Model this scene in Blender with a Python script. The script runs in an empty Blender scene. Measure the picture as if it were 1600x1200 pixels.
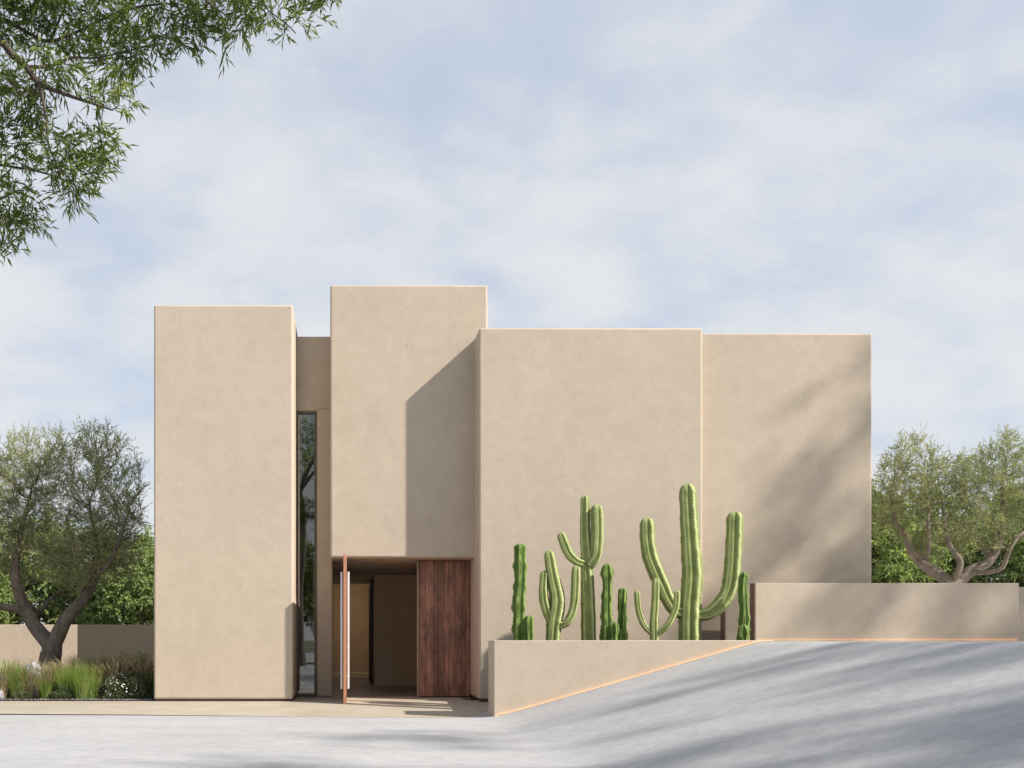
import bpy, bmesh, math, random
import numpy as np
from mathutils import Vector, Matrix
R = math.radians
random.seed(7)
rng = np.random.default_rng(11)
scene = bpy.context.scene
col = scene.collection

# ------------------------------------------------------------------ camera
EYE = 1.3
F = 1476.0                       # focal length in pixels of the 1600 px wide photograph
cd = bpy.data.cameras.new('camera')
cam = bpy.data.objects.new('camera', cd); col.objects.link(cam)
cam.location = (0, 0, EYE); cam.rotation_euler = (R(90), 0, 0)
cd.sensor_width = 36; cd.lens = 36 * F / 1600
cd.shift_x = (800 - 539) / 1600; cd.shift_y = (1000 - 600) / 1600
cd.clip_start = .05; cd.clip_end = 6000
scene.camera = cam

# ------------------------------------------------------------------ light
SUN_AZ, SUN_EL = R(65), R(39)    # light comes from the right, a little in front of the facade
sd = bpy.data.lights.new('sun', 'SUN'); sd.energy = 4.6; sd.angle = R(1.0); sd.color = (1, .93, .85)
sun = bpy.data.objects.new('sun', sd); col.objects.link(sun)
ldir = Vector((-math.sin(SUN_AZ) * math.cos(SUN_EL), math.cos(SUN_AZ) * math.cos(SUN_EL), -math.sin(SUN_EL)))
sun.rotation_euler = ldir.to_track_quat('-Z', 'Y').to_euler()
sun.location = (30, -15, 30)

w = bpy.data.worlds.new('World'); scene.world = w; w.use_nodes = True
nt = w.node_tree; N = nt.nodes; L = nt.links
N.clear()
out = N.new('ShaderNodeOutputWorld'); bg = N.new('ShaderNodeBackground')
sky = N.new('ShaderNodeTexSky'); sky.sky_type = 'NISHITA'; sky.sun_disc = False
sky.sun_elevation = SUN_EL; sky.sun_rotation = math.atan2(math.sin(SUN_AZ), -math.cos(SUN_AZ))
sky.air_density = 1.0; sky.dust_density = .6; sky.ozone_density = 1.5
tc = N.new('ShaderNodeTexCoord')
sep = N.new('ShaderNodeSeparateXYZ'); L.new(tc.outputs['Generated'], sep.inputs[0])
def mth(op, a, b=None, clamp=False):
    m = N.new('ShaderNodeMath'); m.operation = op; m.use_clamp = clamp
    for i, v in enumerate((a, b)):
        if v is None: continue
        if isinstance(v, (int, float)): m.inputs[i].default_value = v
        else: L.new(v, m.inputs[i])
    return m.outputs[0]
zc = mth('ADD', mth('MAXIMUM', sep.outputs[2], 0.0), .34)
cx = mth('DIVIDE', sep.outputs[0], zc); cy = mth('DIVIDE', sep.outputs[1], zc)
comb = N.new('ShaderNodeCombineXYZ'); L.new(cx, comb.inputs[0]); L.new(cy, comb.inputs[1])
mp = N.new('ShaderNodeMapping'); L.new(comb.outputs[0], mp.inputs[0])
mp.inputs['Location'].default_value = (3.35, 1.25, 0); mp.inputs['Scale'].default_value = (1.05, 1.25, 1)
mp.inputs['Rotation'].default_value = (0, 0, R(-20))
n1 = N.new('ShaderNodeTexNoise'); n1.inputs['Scale'].default_value = 1.7; n1.inputs['Detail'].default_value = 7; n1.inputs['Roughness'].default_value = .48
n1.inputs['Distortion'].default_value = .35
L.new(mp.outputs[0], n1.inputs[0])
n2 = N.new('ShaderNodeTexNoise'); n2.inputs['Scale'].default_value = 5.5; n2.inputs['Detail'].default_value = 9; n2.inputs['Roughness'].default_value = .55
L.new(mp.outputs[0], n2.inputs[0])
cm = mth('ADD', mth('MULTIPLY', n1.outputs[0], .56), mth('MULTIPLY', n2.outputs[0], .44))
# cover thickens towards the horizon
cm = mth('ADD', cm, mth('MULTIPLY', mth('SUBTRACT', .45, sep.outputs[2]), .30))
cr = N.new('ShaderNodeMapRange'); cr.interpolation_type = 'SMOOTHSTEP'
cr.inputs['From Min'].default_value = .38; cr.inputs['From Max'].default_value = .63
cr.inputs['To Min'].default_value = .0; cr.inputs['To Max'].default_value = .9
L.new(cm, cr.inputs['Value'])
SKY_K = .10
skm = N.new('ShaderNodeMix'); skm.data_type = 'RGBA'
veil = N.new('ShaderNodeMix'); veil.data_type = 'RGBA'; veil.inputs['Factor'].default_value = .80
L.new(sky.outputs[0], veil.inputs['A']); veil.inputs['B'].default_value = (3.8, 4.2, 4.85, 1)   # thin high cloud veil
L.new(cr.outputs[0], skm.inputs['Factor']); L.new(veil.outputs['Result'], skm.inputs['A'])
skm.inputs['B'].default_value = (4.8, 4.88, 5.05, 1)
L.new(skm.outputs['Result'], bg.inputs[0]); bg.inputs[1].default_value = SKY_K
L.new(bg.outputs[0], out.inputs[0])

scene.view_settings.view_transform = 'Standard'; scene.view_settings.look = 'None'
scene.view_settings.exposure = .72; scene.view_settings.gamma = 1
scene.cycles.max_bounces = 8; scene.cycles.transparent_max_bounces = 12
scene.cycles.use_denoising = True

def P(px, py, d):                # point seen at pixel (px, py) of the photograph, d metres away
    return Vector(((px - 539) / F * d, d, EYE + (1000 - py) / F * d))

# ------------------------------------------------------------------ helpers
def tag(o, label=None, cat=None, group=None, kind=None):
    if label: o['label'] = label
    if cat: o['category'] = cat
    if group: o['group'] = group
    if kind: o['kind'] = kind
    return o
def empty(name, loc=(0, 0, 0), rz=0):
    o = bpy.data.objects.new(name, None); col.objects.link(o); o.location = loc; o.rotation_euler = (0, 0, rz)
    o.empty_display_size = .2
    return o
def link(name, me, mat, parent=None, world=True):
    if mat and not me.materials: me.materials.append(mat)
    o = bpy.data.objects.new(name, me); col.objects.link(o)
    if parent:
        o.parent = parent
        if world: o.matrix_parent_inverse = Matrix.Translation(-parent_loc(parent))
    return o
def parent_loc(p):
    v = Vector((0, 0, 0))
    while p: v += p.location; p = p.parent
    return v
def from_bm(name, bm, mat, parent=None, smooth=False):
    me = bpy.data.meshes.new(name); bm.to_mesh(me); bm.free()
    if smooth:
        me.polygons.foreach_set('use_smooth', [True] * len(me.polygons))
    return link(name, me, mat, parent)
def box(bm, x0, x1, y0, y1, z0, z1, bev=0, seg=3, bottom=True):
    r = bmesh.ops.create_cube(bm, size=1)
    vs = r['verts']
    for v in vs:
        v.co = Vector(((x0 + x1) / 2 + v.co.x * (x1 - x0), (y0 + y1) / 2 + v.co.y * (y1 - y0), (z0 + z1) / 2 + v.co.z * (z1 - z0)))
    if bev:
        es = list({e for v in vs for e in v.link_edges})
        if not bottom: es = [e for e in es if not all(abs(v.co.z - z0) < 1e-6 for v in e.verts)]
        rr = bmesh.ops.bevel(bm, geom=es, offset=bev, segments=seg, profile=.5, affect='EDGES')
        for f in rr['faces']: f.smooth = True
def mesh_np(name, co, faces_flat, nper, mat=None, smooth=False, attr=None):
    me = bpy.data.meshes.new(name)
    nv = len(co); nf = len(faces_flat) // nper
    me.vertices.add(nv); me.vertices.foreach_set('co', np.asarray(co, dtype=np.float32).ravel())
    me.loops.add(nf * nper); me.loops.foreach_set('vertex_index', np.asarray(faces_flat, dtype=np.int32))
    me.polygons.add(nf); me.polygons.foreach_set('loop_start', np.arange(0, nf * nper, nper, dtype=np.int32))
    if smooth: me.polygons.foreach_set('use_smooth', np.ones(nf, dtype=bool))
    if attr is not None:
        for k, v in attr.items():
            a = me.attributes.new(k, 'FLOAT', 'POINT'); a.data.foreach_set('value', np.asarray(v, dtype=np.float32))
    me.update(calc_edges=True); me.validate()
    if mat: me.materials.append(mat)
    return me

# ------------------------------------------------------------------ materials
def newmat(name):
    m = bpy.data.materials.new(name); m.use_nodes = True
    return m, m.node_tree, m.node_tree.nodes['Principled BSDF']
def noise_col(nt, scale, c0, c1, lo=.3, hi=.7, detail=4, vec=None, rough=.55, sc=None):
    n = nt.nodes.new('ShaderNodeTexNoise'); n.inputs['Scale'].default_value = scale; n.inputs['Detail'].default_value = detail
    n.inputs['Roughness'].default_value = rough
    g = nt.nodes.new('ShaderNodeNewGeometry')
    src = g.outputs['Position'] if vec is None else vec
    if sc:
        m = nt.nodes.new('ShaderNodeMapping'); m.inputs['Scale'].default_value = sc; nt.links.new(src, m.inputs[0]); src = m.outputs[0]
    nt.links.new(src, n.inputs['Vector'])
    mr = nt.nodes.new('ShaderNodeMapRange'); mr.inputs['From Min'].default_value = lo; mr.inputs['From Max'].default_value = hi
    nt.links.new(n.outputs[0], mr.inputs['Value'])
    mx = nt.nodes.new('ShaderNodeMix'); mx.data_type = 'RGBA'
    for k, c in (('A', c0), ('B', c1)):
        if hasattr(c, 'links') or hasattr(c, 'is_linked'): nt.links.new(c, mx.inputs[k])
        else: mx.inputs[k].default_value = (*c, 1)
    nt.links.new(mr.outputs[0], mx.inputs['Factor'])
    return mx.outputs['Result'], n.outputs[0]
def add_bump(nt, bsdf, items):
    prev = None
    for h, s, dist in items:
        b = nt.nodes.new('ShaderNodeBump'); b.inputs['Strength'].default_value = s; b.inputs['Distance'].default_value = dist
        nt.links.new(h, b.inputs['Height'])
        if prev: nt.links.new(prev, b.inputs['Normal'])
        prev = b.outputs[0]
    nt.links.new(prev, bsdf.inputs['Normal'])
def stucco(name, base):
    m, nt, b = newmat(name)
    lo = tuple(c * .965 for c in base); hi = tuple(min(1, c * 1.03) for c in base)
    c1, _ = noise_col(nt, .55, lo, hi, .32, .68, 5)
    c2, _ = noise_col(nt, 3.2, (.88, .87, .85), (1.06, 1.06, 1.06), .3, .7, 6, rough=.65)
    mm = nt.nodes.new('ShaderNodeMix'); mm.data_type = 'RGBA'; mm.blend_type = 'MULTIPLY'; mm.inputs['Factor'].default_value = .6
    nt.links.new(c1, mm.inputs['A']); nt.links.new(c2, mm.inputs['B']); nt.links.new(mm.outputs['Result'], b.inputs['Base Color'])
    b.inputs['Roughness'].default_value = .92; b.inputs['Specular IOR Level'].default_value = .15
    _, fine = noise_col(nt, 60, (0, 0, 0), (1, 1, 1), detail=4, rough=.7)
    _, mid = noise_col(nt, 5, (0, 0, 0), (1, 1, 1), detail=5, rough=.6)
    # sparse trowel scars, only where a large mask lets them show
    g = nt.nodes.new('ShaderNodeNewGeometry')
    mpn = nt.nodes.new('ShaderNodeMapping'); mpn.inputs['Rotation'].default_value = (R(20), R(35), R(15)); mpn.inputs['Scale'].default_value = (13, 13, 5)
    nt.links.new(g.outputs['Position'], mpn.inputs[0])
    sc = nt.nodes.new('ShaderNodeTexNoise'); sc.inputs['Scale'].default_value = 1.6; sc.inputs['Detail'].default_value = 5; sc.inputs['Roughness'].default_value = .75
    sc.inputs['Distortion'].default_value = .8
    nt.links.new(mpn.outputs[0], sc.inputs[0])
    sr = nt.nodes.new('ShaderNodeMapRange'); sr.inputs['From Min'].default_value = .60; sr.inputs['From Max'].default_value = .70
    nt.links.new(sc.outputs[0], sr.inputs[0])
    mk = nt.nodes.new('ShaderNodeTexNoise'); mk.inputs['Scale'].default_value = .75; mk.inputs['Detail'].default_value = 2
    nt.links.new(g.outputs['Position'], mk.inputs[0])
    mr = nt.nodes.new('ShaderNodeMapRange'); mr.inputs['From Min'].default_value = .49; mr.inputs['From Max'].default_value = .60
    nt.links.new(mk.outputs[0], mr.inputs[0])
    pr = nt.nodes.new('ShaderNodeMath'); pr.operation = 'MULTIPLY'; nt.links.new(sr.outputs[0], pr.inputs[0]); nt.links.new(mr.outputs[0], pr.inputs[1])
    add_bump(nt, b, [(fine, .6, .006), (mid, .4, .012), (pr.outputs[0], .8, .0065)])
    return m
M = {}
M['stucco'] = stucco('stucco', (.476, .403, .320))
M['stucco_int'] = stucco('interior plaster', (.74, .61, .46))
M['stucco_far'] = stucco('garden wall plaster', (.54, .44, .34))
def simple(name, c, rough=.6, spec=.4, metal=0):
    m, nt, b = newmat(name); b.inputs['Base Color'].default_value = (*c, 1); b.inputs['Roughness'].default_value = rough
    b.inputs['Specular IOR Level'].default_value = spec; b.inputs['Metallic'].default_value = metal
    return m
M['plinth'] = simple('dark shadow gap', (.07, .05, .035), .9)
M['frame'] = simple('bronze frame', (.10, .075, .055), .45)
M['white_metal'] = simple('pale satin metal', (.72, .72, .74), .4)
M['cap'] = simple('brown wall end shade', (.17, .115, .09), .6)  # shade of the left-facing wall ends, put into the colour
M['jamb'] = simple('pale jamb', (.34, .26, .19), .6)

m, nt_, b = newmat('driveway concrete')
c1, _ = noise_col(nt_, .35, (.35, .352, .355), (.42, .42, .422), .3, .7, 5, sc=(1, 2.4, 1))
c2, f2 = noise_col(nt_, 7, (.78, .78, .79), (1.08, 1.08, 1.07), .30, .70, 8, rough=.7, sc=(.6, 1.4, 1))
mm = nt_.nodes.new('ShaderNodeMix'); mm.data_type = 'RGBA'; mm.blend_type = 'MULTIPLY'; mm.inputs['Factor'].default_value = .8
nt_.links.new(c1, mm.inputs['A']); nt_.links.new(c2, mm.inputs['B']); nt_.links.new(mm.outputs['Result'], b.inputs['Base Color'])
b.inputs['Roughness'].default_value = .8; b.inputs['Specular IOR Level'].default_value = .25
_, fn = noise_col(nt_, 90, (0, 0, 0), (1, 1, 1), detail=4)
_, md = noise_col(nt_, 6, (0, 0, 0), (1, 1, 1), detail=6, rough=.6)
add_bump(nt_, b, [(fn, .8, .005), (md, .6, .02)])
M['drive'] = m
m, nt_, b = newmat('terrace limestone')
c1, _ = noise_col(nt_, 1.1, (.33, .285, .22), (.40, .35, .28), .3, .7, 6)
nt_.links.new(c1, b.inputs['Base Color']); b.inputs['Roughness'].default_value = .7
_, fn = noise_col(nt_, 80, (0, 0, 0), (1, 1, 1), detail=4); add_bump(nt_, b, [(fn, .35, .003)])
M['terrace'] = m
m, nt_, b = newmat('soil')
c1, _ = noise_col(nt_, 14, (.035, .03, .026), (.11, .095, .08), .35, .7, 8, rough=.8)
nt_.links.new(c1, b.inputs['Base Color']); b.inputs['Roughness'].default_value = .95
_, fn = noise_col(nt_, 40, (0, 0, 0), (1, 1, 1), detail=5); add_bump(nt_, b, [(fn, .8, .02)])
M['soil'] = m
m, nt_, b = newmat('dry ground')
c1, _ = noise_col(nt_, .3, (.06, .08, .035), (.16, .14, .09), .35, .65, 8, rough=.7)
nt_.links.new(c1, b.inputs['Base Color']); b.inputs['Roughness'].default_value = .95
M['ground'] = m
m, nt_, b = newmat('interior floor')
c1, _ = noise_col(nt_, 3, (.26, .20, .15), (.34, .27, .21), .3, .7, 6)
nt_.links.new(c1, b.inputs['Base Color']); b.inputs['Roughness'].default_value = .35
M['floor'] = m
m, nt_, b = newmat('grey stone')
c1, _ = noise_col(nt_, 9, (.20, .20, .22), (.38, .38, .40), .3, .7, 6)
nt_.links.new(c1, b.inputs['Base Color']); b.inputs['Roughness'].default_value = .85
_, fn = noise_col(nt_, 18, (0, 0, 0), (1, 1, 1), detail=6); add_bump(nt_, b, [(fn, .7, .02)])
M['rock'] = m

def wood(name, c0, c1, rough=.6):
    m, nt, b = newmat(name)
    a, f = noise_col(nt, 5, c0, c1, .3, .7, 8, rough=.65, sc=(6, 6, .35))
    oi = nt.nodes.new('ShaderNodeAttribute'); oi.attribute_name = 'tint'
    mr = nt.nodes.new('ShaderNodeMapRange'); mr.inputs['To Min'].default_value = .7; mr.inputs['To Max'].default_value = 1.2
    nt.links.new(oi.outputs['Fac'], mr.inputs[0])
    k = nt.nodes.new('ShaderNodeMix'); k.data_type = 'RGBA'; k.blend_type = 'MULTIPLY'; k.inputs['Factor'].default_value = 1
    nt.links.new(a, k.inputs['A']); nt.links.new(mr.outputs[0], k.inputs['B'])
    e, _ = noise_col(nt, 1.6, (.40, .38, .40), (1.35, 1.25, 1.25), .32, .68, 7, rough=.75, sc=(3, 3, 1))
    k2 = nt.nodes.new('ShaderNodeMix'); k2.data_type = 'RGBA'; k2.blend_type = 'MULTIPLY'; k2.inputs['Factor'].default_value = 1
    nt.links.new(k.outputs['Result'], k2.inputs['A']); nt.links.new(e, k2.inputs['B'])
    nt.links.new(k2.outputs['Result'], b.inputs['Base Color']); b.inputs['Roughness'].default_value = rough
    add_bump(nt, b, [(f, .5, .004)])
    return m
M['wood'] = wood('dark red-brown planks', (.16, .078, .05), (.42, .22, .145))
M['door_wood'] = simple('copper brown door leaf', (.42, .20, .115), .45)

m = bpy.data.materials.new('window glass'); m.use_nodes = True; t = m.node_tree; t.nodes.clear()
o_ = t.nodes.new('ShaderNodeOutputMaterial'); tr = t.nodes.new('ShaderNodeBsdfTransparent'); gl = t.nodes.new('ShaderNodeBsdfGlossy')
tr.inputs[0].default_value = (.75, .78, .76, 1); gl.inputs['Roughness'].default_value = .01
fr = t.nodes.new('ShaderNodeFresnel'); fr.inputs[0].default_value = 1.6
ad = t.nodes.new('ShaderNodeMath'); ad.operation = 'ADD'; ad.inputs[1].default_value = .09; t.links.new(fr.outputs[0], ad.inputs[0])
ms = t.nodes.new('ShaderNodeMixShader'); t.links.new(ad.outputs[0], ms.inputs[0]); t.links.new(tr.outputs[0], ms.inputs[1]); t.links.new(gl.outputs[0], ms.inputs[2])
t.links.new(ms.outputs[0], o_.inputs[0]); M['glass'] = m

m = bpy.data.materials.new('warm light strip'); m.use_nodes = True; t = m.node_tree; t.nodes.clear()
o_ = t.nodes.new('ShaderNodeOutputMaterial'); em = t.nodes.new('ShaderNodeEmission'); em.inputs[0].default_value = (1, .52, .20, 1); em.inputs[1].default_value = 4.2
t.links.new(em.outputs[0], o_.inputs[0]); M['led'] = m

def leaf_mat(name, ca, cb, trans=.35, rough=.5, scale=1.4, tcol=None):
    m = bpy.data.materials.new(name); m.use_nodes = True; t = m.node_tree
    b = t.nodes['Principled BSDF']; b.inputs['Roughness'].default_value = rough; b.inputs['Specular IOR Level'].default_value = .3
    at = t.nodes.new('ShaderNodeAttribute'); at.attribute_name = 'rnd'
    mx = t.nodes.new('ShaderNodeMix'); mx.data_type = 'RGBA'; mx.inputs['A'].default_value = (*ca, 1); mx.inputs['B'].default_value = (*cb, 1)
    t.links.new(at.outputs['Fac'], mx.inputs['Factor'])
    v, _ = noise_col(t, scale, (.72, .76, .70), (1.25, 1.2, 1.15), .35, .65, 3)
    k = t.nodes.new('ShaderNodeMix'); k.data_type = 'RGBA'; k.blend_type = 'MULTIPLY'; k.inputs['Factor'].default_value = 1
    t.links.new(mx.outputs['Result'], k.inputs['A']); t.links.new(v, k.inputs['B'])
    t.links.new(k.outputs['Result'], b.inputs['Base Color'])
    tl = t.nodes.new('ShaderNodeBsdfTranslucent')
    tm = t.nodes.new('ShaderNodeMix'); tm.data_type = 'RGBA'; tm.blend_type = 'MULTIPLY'; tm.inputs['Factor'].default_value = 1
    t.links.new(k.outputs['Result'], tm.inputs['A']); tm.inputs['B'].default_value = (*(tcol or (1.5, 1.7, .8)), 1)
    t.links.new(tm.outputs['Result'], tl.inputs[0])
    ms = t.nodes.new('ShaderNodeMixShader'); ms.inputs[0].default_value = trans
    t.links.new(b.outputs[0], ms.inputs[1]); t.links.new(tl.outputs[0], ms.inputs[2])
    t.links.new(ms.outputs[0], t.nodes['Material Output'].inputs[0])
    return m
M['olive'] = leaf_mat('olive leaves', (.21, .225, .125), (.38, .39, .24), .3)
M['hedge'] = leaf_mat('broad green leaves', (.14, .19, .075), (.36, .42, .20), .35)
M['willow'] = leaf_mat('long green leaves', (.066, .095, .03), (.165, .20, .06), .42)
M['grass'] = leaf_mat('green grass blades', (.16, .23, .06), (.34, .40, .15), .35)
M['plume'] = leaf_mat('straw coloured blades', (.34, .27, .17), (.55, .46, .32), .3, tcol=(1.1, 1.1, .9))
M['shrub'] = leaf_mat('grey green leaves', (.09, .12, .06), (.21, .24, .14), .3)
M['petal'] = simple('white petals', (.75, .75, .78), .7)
def bark(name, a, c):
    m, nt, b = newmat(name)
    c1, f = noise_col(nt, 7, a, c, .3, .7, 8, rough=.7, sc=(1, 1, .4))
    nt.links.new(c1, b.inputs['Base Color']); b.inputs['Roughness'].default_value = .9
    _, f2 = noise_col(nt, 22, (0, 0, 0), (1, 1, 1), detail=6, rough=.7, sc=(1.6, 1.6, .35)); add_bump(nt, b, [(f, 1.0, .05), (f2, .8, .02)])
    return m
M['bark'] = bark('grey brown bark', (.075, .06, .05), (.24, .19, .15))
M['bark_pale'] = bark('pale bark', (.14, .11, .085), (.38, .31, .24))
M['bark_dark'] = bark('dark bark', (.045, .035, .03), (.13, .10, .08))

def cactus_mat(name, g0, g1, ridge):
    m, nt, b = newmat(name)
    c1, f = noise_col(nt, 5, g0, g1, .3, .7, 5)
    at = nt.nodes.new('ShaderNodeAttribute'); at.attribute_name = 'ridge'
    mr = nt.nodes.new('ShaderNodeMapRange'); mr.inputs['From Min'].default_value = .62; mr.inputs['From Max'].default_value = 1.05
    _, rn = noise_col(nt, 22, (0, 0, 0), (1, 1, 1), detail=4)
    ad = nt.nodes.new('ShaderNodeMath'); ad.operation = 'MULTIPLY_ADD'; ad.inputs[1].default_value = .5; ad.inputs[2].default_value = -.25
    nt.links.new(rn, ad.inputs[0])
    a2 = nt.nodes.new('ShaderNodeMath'); a2.operation = 'ADD'; nt.links.new(ad.outputs[0], a2.inputs[0]); nt.links.new(at.outputs['Fac'], a2.inputs[1])
    nt.links.new(a2.outputs[0], mr.inputs[0])
    mx = nt.nodes.new('ShaderNodeMix'); mx.data_type = 'RGBA'; nt.links.new(c1, mx.inputs['A']); mx.inputs['B'].default_value = (*ridge, 1)
    nt.links.new(mr.outputs[0], mx.inputs['Factor'])
    # corky brown scars near the ground and on spots
    v, _ = noise_col(nt, 9, mx.outputs['Result'], (.20, .15, .09), .66, .74, 6, rough=.7)
    nt.links.new(v, b.inputs['Base Color']); b.inputs['Roughness'].default_value = .8; b.inputs['Specular IOR Level'].default_value = .25
    b.inputs['Subsurface Weight'].default_value = .05
    _, fn = noise_col(nt, 45, (0, 0, 0), (1, 1, 1), detail=4); add_bump(nt, b, [(fn, .4, .006)])
    return m
M['cactus'] = cactus_mat('ribbed cactus skin', (.165, .21, .065), (.26, .30, .11), (.52, .56, .28))
M['cactus_dark'] = cactus_mat('glossy green cactus skin', (.055, .11, .022), (.11, .175, .04), (.30, .38, .10))
M['spine'] = simple('cactus spines', (.50, .45, .33), .7)

# ------------------------------------------------------------------ ground, terrace, driveway
def flat(name, pts, mat, kind='structure'):
    bm = bmesh.new(); bm.faces.new([bm.verts.new(p) for p in pts])
    o = from_bm(name, bm, mat); tag(o, kind=kind); return o
flat('ground', [(-2500, -2500, -.6), (2500, -2500, -.6), (2500, 2500, -.6), (-2500, 2500, -.6)], M['ground'])

XR0, SLOPE, ZLOW, ZHIGH = 2.62, .2875, -.10, 1.272
def ramp(x):
    s = .17
    f = lambda v, s: s * math.log1p(math.exp(v / s)) if v / s < 30 else v
    up = f(x - XR0, s) - (f((x - XR0) - (ZHIGH - ZLOW) / SLOPE, .08))
    return ZLOW + SLOPE * up
xs = [-60, -30, -15, -8, -4, -2, 0, 1, 1.6] + [2.0 + .08 * i for i in range(21)] + [3.9, 4.5, 5.2, 6.0] + [6.6 + .1 * i for i in range(16)] + [8.6, 9.5, 11, 14, 20, 40, 90]
ys = [-60, -20, -8, -2, 1, 3, 5, 7, 9, 11, 13, 15, 16.83, 18.0, 19, 22, 30, 50, 90]
xs = sorted(set(round(x, 3) for x in xs + [2.67, 7.9]))
bm = bmesh.new(); grid = {}
for i, x in enumerate(xs):
    for j, y in enumerate(ys): grid[i, j] = bm.verts.new((x, y, ramp(x)))
for i in range(len(xs) - 1):
    for j in range(len(ys) - 1):
        x, y = xs[i], ys[j]
        if y >= 16.8 and 2.66 <= x < 7.89: continue
        if y >= 17.9 and x < 7.89: continue
        f = bm.faces.new((grid[i, j], grid[i + 1, j], grid[i + 1, j + 1], grid[i, j + 1])); f.smooth = True
bmesh.ops.delete(bm, geom=[v for v in bm.verts if not v.link_faces], context='VERTS')
o = from_bm('driveway', bm, M['drive']); tag(o, kind='structure')

# terrace: falls gently towards the driveway
def tz(y): return max(-.0972, -.035 * max(0, 20 - y))
bm = bmesh.new(); rows = []
def edge_y(x): return min(17.75, 17.55 - (x + 4) * .105)
for y in (None, 18.2, 19, 20, 21.42):
    rows.append([bm.verts.new((x, edge_y(x) if y is None else y, tz(edge_y(x) if y is None else y))) for x in (-40, -15, -8, -4, -1, 1.5, 2.6)])
for a, c in zip(rows, rows[1:]):
    for i in range(len(a) - 1): bm.faces.new((a[i], a[i + 1], c[i + 1], c[i]))
o = from_bm('terrace', bm, M['terrace'], smooth=True); tag(o, kind='structure')
flat('terrace', [(2.6, 16.9, -.085), (8.0, 16.9, -.085), (8.0, 20.4, -.004), (2.6, 20.4, -.004)], M['terrace'])
flat('garden_soil', [(-60, 20.12, .015), (-4.0, 20.12, .015), (-4.0, 60, .015), (-60, 60, .015)], M['soil'])
# front strip of dark gravel with loose pebbles
bm = bmesh.new()
for i in range(900):
    x = random.uniform(-9.5, -4.08); y = 20.14 + abs(random.gauss(0, .16)); s = random.uniform(.008, .024)
    r = bmesh.ops.create_icosphere(bm, subdivisions=1, radius=s)
    for v in r['verts']: v.co = Vector((v.co.x * random.uniform(.8, 1.4) + x, v.co.y + y, v.co.z * .7 + .02 + s * .3))
o = from_bm('gravel', bm, None)
m, nt_, b = newmat('mixed gravel'); c1, _ = noise_col(nt_, 30, (.03, .03, .035), (.30, .28, .27), .45, .62, 2); nt_.links.new(c1, b.inputs['Base Color']); b.inputs['Roughness'].default_value = .9
o.data.materials.append(m); tag(o, 'small dark and pale pebbles along the front edge of the planting bed', 'gravel', kind='stuff')

# ------------------------------------------------------------------ house
house = empty('house', (0, 20, 0))
tag(house, 'sand coloured plaster house of tall plain blocks with an open wooden entrance', 'house')
BEV = .045
def block(x0, x1, y0, y1, z0, z1, label=None, name='wall_block', mat='stucco', bev=BEV):
    bm = bmesh.new(); box(bm, x0, x1, y0, y1, z0, z1, bev, 4)
    o = from_bm(name, bm, M[mat], house)
    if label: o['label'] = label
    return o
block(-4.05, -1.10, 20.0, 27.5, .045, 8.40, 'left tower, standing free of the entrance')
block(-.323, 3.13, 20.72, 26.3, 3.105, 9.09, 'tallest block, hung over the entrance')
block(2.84, 7.575, 20.0, 28.0, .045, 7.91, 'wide block behind the cacti')
block(7.2, 11.33, 20.3, 28.3, .05, 7.897, 'right end block')
# recessed wall with the tall window
block(-1.4, -.28, 21.45, 26.0, 6.50, 8.20, 'recessed wall between the towers')
block(-.64, -.276, 21.45, 21.72, .002, 6.6, name='wall_pier')
block(-.62, .4, 21.74, 25.8, 3.2, 6.4, name='wall_block', mat='stucco_int', bev=.01)
# plinths (shadow gap)
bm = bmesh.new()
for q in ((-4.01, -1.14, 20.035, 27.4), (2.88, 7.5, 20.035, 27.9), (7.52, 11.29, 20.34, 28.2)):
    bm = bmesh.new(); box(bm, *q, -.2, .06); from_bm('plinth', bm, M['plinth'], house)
# interior
bm = bmesh.new()
box(bm, -4.0, 2.86, 21.42, 34.2, -.15, .006)
from_bm('interior_floor', bm, M['floor'], house)
bm = bmesh.new()
box(bm, .826, 2.86, 26.5, 27.6, .004, 3.25)           # wall facing the door
box(bm, -.74, -.63, 21.73, 34, .004, 3.24)            # left side of the hall
box(bm, -.74, 1.4, 33.0, 33.4, .004, 3.6)             # far wall of the corridor
box(bm, .83, .93, 27.62, 33.0, .004, 3.22)            # right side of the corridor
box(bm, -.62, .82, 31.2, 32.98, .004, .20)            # step at the end of the corridor
box(bm, -.62, .82, 30.6, 31.19, .004, .10)
from_bm('interior_wall', bm, M['stucco_int'], house)
for q in ((25.9, 29.0), (31.5, 34)):
    bm = bmesh.new(); box(bm, -.74, 3.0, *q, 3.26, 3.5); from_bm('interior_ceiling', bm, M['stucco_int'], house)
bm = bmesh.new()
for y in (27.7, 28.5, 29.3, 30.1): box(bm, .76, .828, y, y + .07, .006, 3.0)
box(bm, .762, .826, 27.65, 30.2, 3.0, 3.06)
from_bm('corridor_screen', bm, M['frame'], house)
bm = bmesh.new(); box(bm, -.625, .825, 27.9, 28.9, 3.005, 3.255); from_bm('corridor_baffle', bm, M['stucco_int'], house)  # added beam: hides the sunlit ceiling edge behind it and dims the corridor
bm = bmesh.new()
box(bm, -3.9, -.76, 25.4, 25.6, .006, 6.6); box(bm, -3.9, -.76, 21.8, 25.4, 6.45, 6.6)
from_bm('interior_wall', bm, M['stucco_int'], house)
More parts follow.
